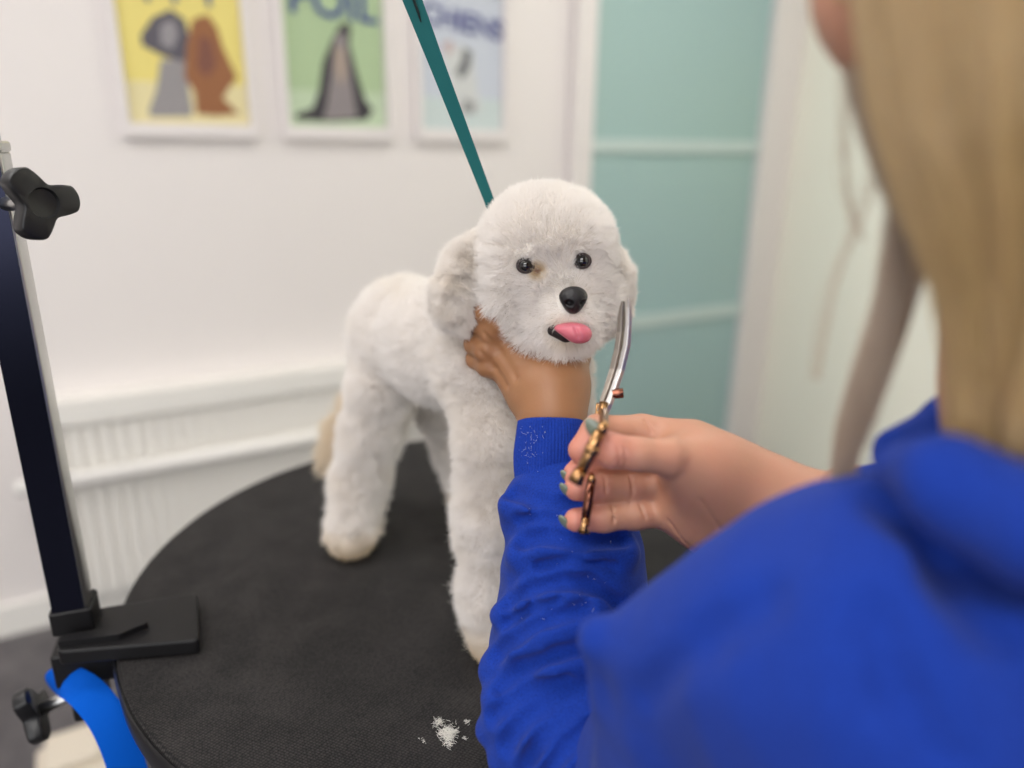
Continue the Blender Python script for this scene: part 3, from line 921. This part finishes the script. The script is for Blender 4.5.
ELB_R = np.array([.40, .40, .97]); WRS_R = P(850,505,.42)
bodyp += chain([(SH_R, .04), (ELB_R, .035), (P(905,520,.405), .027), (WRS_R, .025)], .02)
ELB_L = P(585, 735, .43)
bodyp += chain([(SHI, .022), (ELB_L + np.array([.02,0,-.01]), .022), (P(558,600,.495), .022)], .02)
bodyf = sdf(bodyp)
bV, bF = polygonise(bodyf, (-.02, -.05, .66), (.56, .60, 1.62), .0045)
allV = np.concatenate([rV, lV, bV]); allF = np.concatenate([rF, lF+len(rV), bF+len(rV)+len(lV)])
pk = np.concatenate([pk_r, np.full(len(lV), .1), np.full(len(bV), .2)])
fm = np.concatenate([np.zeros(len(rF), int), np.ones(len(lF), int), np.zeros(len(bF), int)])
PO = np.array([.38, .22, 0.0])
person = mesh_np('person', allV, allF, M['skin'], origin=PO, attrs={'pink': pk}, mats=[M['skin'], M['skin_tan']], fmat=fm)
tag(person, 'person with long blonde hair in a royal blue hoodie trimming the dog', 'person')

# nails
def nail(c, d, n, L, w):
    d = np.asarray(d, float); d /= np.linalg.norm(d); n = np.asarray(n, float); n -= d*(n@d); n /= np.linalg.norm(n); s_ = np.cross(d, n)
    f = sdf([ell(c, (w, L, .0013), np.stack([s_, d, n], 1), .001), ell(c + d*L*.45, (w*.6, L*.75, .0010), np.stack([s_, d, n], 1), .002)])
    V, F = polygonise(f, c - L*1.6 - .002, c + L*1.6 + .002, .00055)
    mesh_np('fingernail', V, F, M['nail'], person)
nail(P(595,430,.4165), P(585,417,.420)-P(602,439,.417), (-.3, -1, .1), .0075, .0048)
for (x, y, Y) in ((566,491,.4545),(565,523,.4500),(567,478,.4675)):
    nail(P(x, y, Y), P(x-4, y-6, Y+.000)-P(x, y, Y), (-.7, -.6, .1), .0058, .0042)

# hoodie ---------------------------------------------------------------
EL = P(575, 760, .425); WRI = P(552, 420, .548)
axv = WRI - EL; axl = np.linalg.norm(axv); axn = axv/axl
vw = np.array([0,-1.0,0.4]); b1 = np.cross(axn, vw); b1 /= np.linalg.norm(b1); b2 = np.cross(axn, b1)
def sleeve_disp(p):
    q = p - EL; s_ = (q@axn); th = np.arctan2(q@b2, q@b1)
    f2 = np.sin((s_*1.0 + .018*np.sin(th*1.0-1.2))*2*math.pi/.030 + 2.2*noise(p, .04, 2))
    return .0003*f2 + .0004*noise(p, .018, 1) + .0012*noise(p, .05, 0)
slv = []
slv += chain([H(553,472,.530,35), H(554,500,.522,44)], .01)
slv += chain([H(568,518,.515,56), H(573,560,.50,65), H(573,596,.487,65)], .014)
slv += chain([H(570,590,.487,63), H(562,650,.465,66), H(564,715,.443,76), H(600,770,.42,86)], .02)
slv += chain([H(533,512,.512,34), H(600,540,.500,36)], .012)
slv += [ell(P(612,585,.480), (.020,.022,.016), None, .012)]
slb = sdf(slv, sleeve_disp)
FOLDS = [([(512,492),(535,499),(560,503),(590,500)], .0030), ([(503,537),(523,541),(547,535),(580,543),(622,538)], .0034),
         ([(520,520),(545,517),(575,522)], .0018), ([(506,603),(530,589),(560,582),(590,584),(623,606)], .0026), ([(540,566),(575,560),(615,566)], .0018),
         ([(495,654),(518,636),(551,618),(585,609)], .0030), ([(508,622),(535,608),(560,601)], .0016), ([(499,688),(523,668),(556,654),(585,648)], .0026),
         ([(492,716),(506,706),(527,692),(566,683)], .0030), ([(505,748),(521,722),(542,707),(580,692)], .0034),
         ([(522,775),(542,737),(566,713),(590,702)], .0030), ([(548,775),(566,747),(592,724)], .0028)]
for pl_, rad_ in FOLDS:
    if rad_ < .0025: continue
    sr_ = .0120
    hs = [hit(slb, x, y+13, extra=.0070) for x, y in pl_]
    for a, b in zip(hs, hs[1:]):
        if a is not None and b is not None and np.linalg.norm(a-b) < .06: slv.append(cap(a, b, sr_, sr_, .008))
slb = sdf(slv, sleeve_disp)
for pl_, rad_ in FOLDS:
    hs = [hit(slb, x, y, extra=.0025) for x, y in pl_]
    for a, b in zip(hs, hs[1:]):
        if a is not None and b is not None and np.linalg.norm(a-b) < .06: slv.append(cut(a, b, rad_*2.1, .0050))
slvf = sdf(slv, sleeve_disp)
# cuff: a ribbed tube with an open rim
cuff_a, cuff_b = P(552, 421, .548), P(551, 492, .524)
ca = cuff_b - cuff_a; cl = np.linalg.norm(ca); can = ca/cl
cu1 = np.cross(can, vw); cu1 /= np.linalg.norm(cu1); cu2 = np.cross(can, cu1)
sV, sF = polygonise(slvf, (-.10, .33, .80), (.16, .60, 1.12), .0018)
# torso and upper arm
tor = []
def HH(px, py, Y, r): return (P(px, py, Y), r)
tor += chain([S(600,640,.322,18), S(660,655,.31,52), S(720,655,.30,96), S(790,645,.285,134), S(860,655,.27,168)], .012)
tor += chain([S(600,640,.322,18), S(628,790,.33,26), S(680,900,.33,60)], .012)
tor += chain([S(680,720,.31,70), S(720,860,.32,110)], .02)
tor += chain([S(860,655,.27,150), (ELB_L + np.array([.03,-.02,-.03]), .055)], .02)
tor += chain([(SH_L + [0,0,-.015], .060), (SH_R, .050)], .03)
tor += chain([((SH_L+SH_R)/2 + [.02,-.02,-.08], .10), ((SH_L+SH_R)/2 + [.03,-.03,-.2], .125), (HIP, .13)], .06)
tor += chain([(SH_L + [.015,-.01,-.05], .07), (HIP + [-.03, -.0, .1], .10)], .05)
tor += chain([(SH_R, .055), (ELB_R, .046), (P(880,512,.405), .031)], .03)
def tor_disp(p):
    return .0025*noise(p, .09) + .0008*noise(p, .03, 1)
tb_ = sdf(tor)
for pl_, rad_ in [([(900,497),(938,516),(977,538),(1021,568)], .011), ([(945,550),(965,580),(1000,620)], .009), ([(640,700),(700,640),(760,600)], .003), ([(880,620),(900,700),(940,760)], .004)]:
    hs = [hit(tb_, x, y) for x, y in pl_]
    for a, b in zip(hs, hs[1:]):
        if a is not None and b is not None and np.linalg.norm(a-b) < .08: tor.append(cut(a, b, rad_, .012))
torf = sdf(tor, tor_disp)
toV, toF = polygonise(torf, (-.03, -.12, .62), (.60, .62, 1.36), .004)
# clip nothing; combine
hV = np.concatenate([sV, toV]); hF = np.concatenate([sF, toF+len(sV)])
hood_ = mesh_np('hoodie', hV, hF, M['fabric'], person, attrs={'rib': np.zeros(len(hV))})
# ribbed cuff as a sleeve ring with thickness
NS, NT = 720, 26; V = []; F = []; ribv = []
prof = []
rr = .0258
for t in np.linspace(0, 1, 16): prof.append((t*cl, rr + .0012*math.sin(t*5) + .0030*t))
inner = [(t*cl, rr - .0026) for t in (.5, .2, .03)]
prof = inner + [(-.0008, rr-.0012)] + prof
for z, r in prof:
    for k in range(NS):
        a = 2*math.pi*k/NS
        ri = .00042*math.cos(a*72)
        rr_ = r + ri + .0006*math.sin(3*a + z*60) + .0005*math.sin(5*a - z*130)
        V.append(cuff_a + can*z + (cu1*math.cos(a)*1.02 + cu2*math.sin(a))*rr_); ribv.append(.5*math.cos(a*72))
n_ = len(prof)
for i in range(n_-1):
    for k in range(NS):
        j = (k+1) % NS; F.append([i*NS+j, i*NS+k, (i+1)*NS+k, (i+1)*NS+j])
cf = mesh_np('cuff', np.array(V), np.array(F), M['fabric'], hood_, attrs={'rib': ribv})
# hood lying on the back of the neck
hd = []
hd += chain([S(895,466,.262,26), S(950,486,.240,44), S(1040,528,.215,64)], .012)
hd += chain([S(900,452,.335,26), S(960,425,.35,30), S(1040,400,.36,30)], .012)
hd += chain([S(905,462,.285,24), S(1000,462,.27,42), S(1100,480,.26,50)], .01)
def hd_disp(p): return .002*noise(p, .04, 1)
a = P(1000, 480, .29); V, F = polygonise(sdf(hd, hd_disp), a-.14, a+.15, .003)
mesh_np('hood', V, F, M['fabric'], hood_, attrs={'rib': np.zeros(len(V))})
# lint of white fur on the cuff
cuff_front = sdf([cap(cuff_a, cuff_b, rr+.0005, rr+.002)])
lp = []
for _ in range(110):
    x = 521 + abs(rng.normal(0, 10)); y = 440 + rng.normal(0, 12)
    if x > 575 or y < 424: continue
    h_ = hit(cuff_front, x, y)
    if h_ is None: continue
    d = rng.normal(size=3)*.0014; lp.append([h_, h_ + d*.5 + rng.normal(size=3)*.0005, h_ + d])
for _ in range(26):
    x = rng.uniform(510, 620); y = rng.uniform(500, 620)
    h_ = hit(slvf, x, y)
    if h_ is None: continue
    d = rng.normal(size=3)*.0009; lp.append([h_, h_ + d*.5, h_ + d])
lp = np.array(lp)
o = curves_obj('lint', lp, np.full(lp.shape[:2], .00007), M['whisk'], hood_, np.zeros(lp.shape[:2])); o['kind'] = 'stuff'

# trousers and shoes (below the picture)
tp = []
LG = [np.array([.30, .08, 0]), np.array([.46, .20, 0])]
for g in LG:
    tp += chain([(HIP*[1,1,0] + (g-HIP*[1,1,0])*.5 + [0,0,.76], .085), (g + [0,0,.44], .06), (g + [0,0,.09], .048)], .03)
tp += chain([(HIP + [-.03,-.02,-.04], .115), (HIP + [.03,.02,-.04], .115)], .04)
V, F = polygonise(sdf(tp), (.1, -.15, .02), (.65, .42, .92), .007); mesh_np('trousers', V, F, M['jeans'], person)
for g in LG:
    d = np.array([-.5,.6,0])/.78
    V, F = polygonise(sdf([cap(g + [0,0,.05] - d*.03, g + d*.14 + [0,0,.035], .045, .033, .01)] + [('s', (lambda p: p[:, 2]-.001), .0)][0:0]), g - [.22,.15,.03], g + [.15,.24,.15], .005)
    V[:, 2] = np.maximum(V[:, 2], .003); mesh_np('shoe', V, F, M['shoe'], person)

# hair ------------------------------------------------------------------
def bundle(path, n, K=14, wave=.004, seed=0):
    """path: list of (px,py,Y,rpx)"""
    cs = [S(*q) for q in path]; c = np.array([a[0] for a in cs]); r = np.array([a[1] for a in cs])
    # catmull resample
    m = len(c); tt = np.linspace(0, m-1, K); out = []; rr_ = []
    for t in tt:
        i = min(int(t), m-2); f = t-i
        p0, p1, p2, p3 = c[max(i-1,0)], c[i], c[i+1], c[min(i+2, m-1)]
        out.append(.5*((2*p1) + (-p0+p2)*f + (2*p0-5*p1+4*p2-p3)*f*f + (-p0+3*p1-3*p2+p3)*f**3)); rr_.append(r[i]*(1-f)+r[i+1]*f)
    out = np.array(out); rr_ = np.array(rr_)
    a = rng.uniform(0, 2*math.pi, n); q = np.sqrt(rng.random(n))
    off = np.stack([q*np.cos(a), q*np.sin(a)], 1)
    pts = np.empty((n, K, 3))
    for k in range(K):
        t = out[min(k+1, K-1)] - out[max(k-1, 0)]; t /= np.linalg.norm(t)
        u = np.cross(t, (0,1.0,.2)); u /= np.linalg.norm(u); w = np.cross(t, u)
        tw = off
        pts[:, k] = out[k] + (u[None]*tw[:, :1] + w[None]*tw[:, 1:])*rr_[k]
    ph = rng.uniform(0, 6.28, (n, 1)); 
    pts += (np.sin(np.linspace(0, 7, K)[None] + ph)[..., None])*rng.normal(size=(n, 1, 3))*wave*.3
    return pts
hb = []
hb.append(bundle([(1010,-420,.30,60),(960,-250,.285,90),(945,-60,.275,85),(950,80,.27,75),(975,180,.265,72),(992,280,.262,52),(1000,360,.262,46),(1000,450,.262,44),(1010,500,.262,44)], 5200))
hb.append(bundle([(1100,-420,.28,60),(1080,-250,.26,90),(1060,-60,.25,90),(1050,80,.245,85),(1050,200,.245,70),(1035,320,.25,50),(1040,440,.25,40)], 4200))
hb.append(bundle([(920,-300,.31,60),(900,-150,.305,50),(898,-20,.30,44),(905,80,.295,34),(918,150,.29,26),(935,220,.285,22)], 1800))
hb.append(bundle([(915,60,.30,26),(912,150,.30,18),(900,230,.30,12),(888,300,.30,11),(866,370,.30,12),(850,430,.30,12),(842,490,.30,11)], 380))
hb.append(bundle([(935,150,.29,20),(925,220,.29,10),(912,280,.295,8),(890,350,.30,8),(868,410,.30,8),(850,450,.30,8)], 170))
hb.append(bundle([(930,170,.28,14),(945,260,.28,9),(958,330,.275,8),(968,400,.27,8)], 120))
hb.append(bundle([(862,-40,.318,14),(866,30,.315,18),(872,85,.31,20),(888,140,.305,20),(904,200,.30,14)], 1500))
hb.append(bundle([(880,120,.30,5),(868,190,.30,4),(850,240,.30,3),(830,300,.30,3),(815,380,.30,3)], 10))
hb.append(bundle([(850,60,.31,5),(842,130,.31,4),(848,190,.31,3),(862,240,.31,3)], 10))
hb.append(bundle([(1030,-420,.36,60),(930,-300,.35,50),(905,-160,.33,30),(893,-60,.32,20),(886,30,.312,16),(892,100,.305,14),(905,150,.30,12)], 900))
# scalp hair falling from the crown
def scalp(n, K=14):
    u = rng.normal(size=(n*3, 3)); u /= np.linalg.norm(u, axis=1, keepdims=True)
    fh = fdir*[1,1,0]; fh /= np.linalg.norm(fh)
    u = u[(u[:, 2] > .05) & (u@fh < .55)][:n]; n = len(u)
    R_ = np.array([.078,.082,.085]) + .006; cc = HEADC + np.array([.01,-.01,.01])
    az = u*[1,1,0]; az /= np.linalg.norm(az, axis=1, keepdims=True)
    front = az@fh; el = np.arcsin(np.clip(u[:, 2], 0, 1))
    drop = np.where(front > .0, .06, .17 + .04*rng.random(n))
    pts = np.empty((n, K, 3)); th = rng.uniform(0, .006, (n, 1))
    for k in range(K):
        t = k/(K-1); a = np.maximum(el*(1 - t*2.2), 0)
        hang = np.clip((t - .455)/.545, 0, 1)*drop
        d = az*np.cos(a)[:, None]; d[:, 2] = np.sin(a)
        q = cc + d*(R_ + th); q[:, 2] -= hang
        q[:, :2] -= az[:, :2]*(hang*.10)[:, None]
        pts[:, k] = q
    return pts
hb.append(scalp(9000))
hp = np.concatenate(hb)
tn_ = np.repeat(rng.random(len(hp))[:, None]**2, hp.shape[1], 1)*.65
nb_ = [len(h) for h in hb]; st_ = np.cumsum([0] + nb_)
for i in (3, 4, 5, 6, 7, 8): tn_[st_[i]:st_[i+1]] = .85 + .15*tn_[st_[i]:st_[i+1]]
curves_obj('hair', hp, np.full(hp.shape[:2], .00013), M['hair'], person, tn_)['kind'] = 'stuff'

# ================================================================== SCISSORS
SO = P(606, 402, .480)
sci = empty('scissors', SO, 'curved grooming scissors with bronze finger rings held in the right hand', 'scissors')
def blade(path, wpx, thick, name, mt):
    pts = [P(x, y, Y) for x, y, Y in path]; n = len(pts); V = []
    for i, p in enumerate(pts):
        t = pts[min(i+1, n-1)] - pts[max(i-1, 0)]; t /= np.linalg.norm(t)
        v = (p-CAM)/np.linalg.norm(p-CAM); u = np.cross(t, v); u /= np.linalg.norm(u); f = np.cross(u, t)
        w = wpx[i]*zc(p)/FPX/2; th = thick*(.4 + .6*w/max(wpx)*FPX/zc(p)*2)
        V += [p + u*w, p + f*th*.6 + u*w*.2, p - u*w, p - f*th + u*w*.0]
    F = [[0,1,2,3], [4*n-1, 4*n-2, 4*n-3, 4*n-4]]
    for i in range(n-1):
        for k in range(4): F.append([i*4+(k+1)%4, i*4+k, (i+1)*4+k, (i+1)*4+(k+1)%4])
    mb = MB(); mb.add(V, F); o = mb.build(name, mt, sci); bv = o.modifiers.new('b', 'BEVEL'); bv.width = .0003; bv.segments = 2
    return o
blade([(628,295,.500),(629,308,.500),(628.5,325,.499),(627,345,.497),(621,370,.493),(614,390,.487),(609,404,.482),(605,414,.479)], [1.5,5,7,8,8,8,8,7], .0012, 'blade', M['chrome'])
blade([(623,301,.503),(621.5,315,.503),(621,332,.502),(618.5,351,.499),(614,370,.495),(607.5,390,.489),(603,402,.484),(600,412,.480)], [4,8,9,10,10,9,8,7], .0012, 'blade', M['steel_dark'])
mb = MB(); p = P(612,394,.486); q_ = P(623,393,.486); mb.tube([p, p*.4+q_*.6, q_], [.0030, .0036, .0034], 18)
mb.build('pivot_screw', M['brown_bronze'], sci, smooth=False)
mb = MB(); mb.tube([P(604,402,.480), P(602,415,.476), P(603,426,.470)], [.0030,.0032,.0036], 14); 
mb.tube([P(600,404,.484), P(597,425,.484), P(593,450,.482), P(591,478,.478)], [.0028,.0026,.0026,.0026], 12)
mb.build('shank', M['bronze'], sci, smooth=True)
def ringpart(top, bot, depth, tube_r, mt, name):
    top = np.asarray(top); bot = np.asarray(bot); c = (top+bot)/2; a = (top-bot)/2
    v = (c-CAM)/np.linalg.norm(c-CAM); v = v - a*(v@a)/(a@a); v /= np.linalg.norm(v); v *= depth
    NS, NT = 40, 12; V = []; F = []
    ax = np.cross(a, v); ax /= np.linalg.norm(ax)
    for i in range(NS):
        t = 2*math.pi*i/NS; rd = a*math.cos(t) + v*math.sin(t); rn = rd/np.linalg.norm(rd)
        for j in range(NT):
            b = 2*math.pi*j/NT; V.append(c + rd + (rn*math.cos(b) + ax*math.sin(b)*1.25)*tube_r)
    for i in range(NS):
        for j in range(NT): F.append([i*NT+j, i*NT+(j+1)%NT, ((i+1)%NS)*NT+(j+1)%NT, ((i+1)%NS)*NT+j])
    mb = MB(); mb.add(V, F); return mb.build(name, mt, sci, smooth=True)
ringpart(P(602,427,.422), P(580,474,.420), .013, .0030, M['bronze'], 'finger_ring')
mb = MB(); mb.tube([P(581,471,.4085), P(575,482,.4080)], [.0040,.0050], 20); mb.tube([P(594,446,.4080), P(591,452,.4080)], [.0046,.0046], 20)
mb.tube([P(604,412,.462), P(604,424,.425), P(602,430,.412)], [.003,.003,.003], 12)
mb.build('tang', M['bronze'], sci, smooth=True)
ringpart(P(591,480,.446), P(585,524,.440), .012, .0024, M['brown_bronze'], 'finger_ring')
mb = MB(); mb.tube([P(586,518,.4285), P(584,527,.4275), P(583.5,532,.4270)], [.0018,.0024,.0042], 18)
mb.tube([P(591,474,.470), P(592,480,.440)], [.0026,.0024], 12)
mb.build('finger_rest', M['bronze'], sci, smooth=True)

# ================================================================== LEASH from the overhead arm
lt = np.array([ax_, ay_, armz+.026])
la = P(407, -14, .600); lb = P(489, 200, .636); lc = P(496, 222, .645)
pth = [lt, lt*.5+la*.5, la, la*.66+lb*.34, la*.33+lb*.67, lb, lc]; V = []
for i, p in enumerate(pth):
    v = (p-CAM)/np.linalg.norm(p-CAM); t = (pth[min(i+1, 6)] - pth[max(i-1, 0)]); t /= np.linalg.norm(t)
    u = np.cross(t, v); u /= np.linalg.norm(u); f = np.cross(u, t); hw = [.0075,.0075,.0073,.0058,.005,.0042,.004][i]
    for a, b in ((-1,-1),(1,-1),(1,1),(-1,1)): V.append(p + u*hw*a + f*.0013*b)
F = [[3,2,1,0], [len(V)-4+i for i in range(4)]]
for i in range(6):
    for k in range(4): F.append([i*4+k, i*4+(k+1)%4, (i+1)*4+(k+1)%4, (i+1)*4+k])
mb = MB(); mb.add(V, F); le = mb.build('grooming_leash', M['teal']); tag(le, 'teal webbing leash running up from behind the dog\'s head', 'leash')
mb = MB(); mb.tube([P(411,-8,.597), P(418,12,.600), P(421,22,.602)], [.0011,.0010,.0004], 8); mb.build('seam', M['stitch'], le)
# hidden neck loop
# fur clippings on the table
cp = []
for (x, y, n, sp) in ((438,722,60,.0035),(447,733,150,.006),(449,742,60,.004),(467,722,24,.002),(423,741,10,.0015),(464,738,14,.0015),(452,730,40,.004),(486,697,10,.0015)):
    c = onz(x, y, TZ+.0015)
    for _ in range(n):
        p = c + rng.normal(size=3)*[sp*.5, sp*.5, .0004]; p[2] = TZ+.001+abs(p[2]-TZ-.001)
        a = rng.uniform(0, 6.28); L = rng.uniform(.3, 1)*sp*1.3; d = np.array([math.cos(a), math.sin(a), rng.uniform(0,.3)])*L
        cp.append([p, p + d*.5 + rng.normal(size=3)*[.0006,.0006,.0001], p + d])
cp = np.array(cp); cp[..., 2] = np.maximum(cp[..., 2], TZ+.0005)
o = curves_obj('fur_clippings', cp, np.full(cp.shape[:2], .00014), M['whisk'], None, np.zeros(cp.shape[:2]), origin=onz(446,733,TZ))
tag(o, 'small tuft of white fur clippings on the black table top', 'fur clippings', kind='stuff')

# ================================================================== LIGHT, WORLD, CAMERA
def area(name, loc, size, power, col=(1,1,1), rot=(0,0,0)):
    l = bpy.data.lights.new(name, 'AREA'); l.shape = 'RECTANGLE'; l.size, l.size_y = size; l.energy = power; l.color = col
    o = bpy.data.objects.new(name, l); o.location = loc; o.rotation_euler = rot; C.objects.link(o); return o
area('ceiling_lamp', (-.3, .45, 2.66), (.8, .5), 11, (1, .975, .955), (0,0,.5))
area('ceiling_lamp', (-1.7, .4, 2.66), (1.2, .6), 16, (1, .975, .955), (0,0,.5))
area('ceiling_lamp', (.65, 1.75, 2.66), (.9, .5), 8, (1, .98, .95), (0,0,.5))
area('ceiling_lamp', (-.4, -1.2, 2.66), (1.6, .8), 34, (1, .975, .955))
area('front_fill', (-.9, -2.8, 1.6), (2.6, 1.7), 34, (.98, .98, 1), (math.pi/2, 0, math.radians(-14)))  # unseen fill added behind the camera to light the dog from the front
area('pane_backlight', (2.3, 1.4, 2.66), (1.2, 1.2), 125, (1, .99, .97))  # unseen lamp added behind the pale glass to brighten it
w = bpy.data.worlds.new('world'); sc.world = w; w.use_nodes = True
w.node_tree.nodes['Background'].inputs[0].default_value = (.93, .96, 1, 1); w.node_tree.nodes['Background'].inputs[1].default_value = .5

cam = bpy.data.cameras.new('camera'); co = bpy.data.objects.new('camera', cam); C.objects.link(co)
cam.sensor_width = 36; cam.lens = 36*FPX/1024; cam.clip_start = .01
Mx = Matrix.Identity(4)
for i in range(3):
    for j in range(3): Mx[i][j] = RW[i, j]
    Mx[i][3] = CAM[i]
co.matrix_world = Mx
cam.dof.use_dof = True; cam.dof.focus_distance = .565; cam.dof.aperture_fstop = cam.lens/1000/.014 
cam.dof.aperture_blades = 0
sc.camera = co
sc.view_settings.view_transform = 'Standard'; sc.view_settings.look = 'None'; sc.view_settings.exposure = 0.03; sc.view_settings.gamma = 1
sc.view_settings.use_curve_mapping = False
sc.cycles.max_bounces = 10; sc.cycles.diffuse_bounces = 6; sc.cycles.sample_clamp_indirect = 6
sc.cycles.use_denoising = True
sc.cycles_curves.shape = 'RIBBONS'; sc.cycles_curves.subdivisions = 1
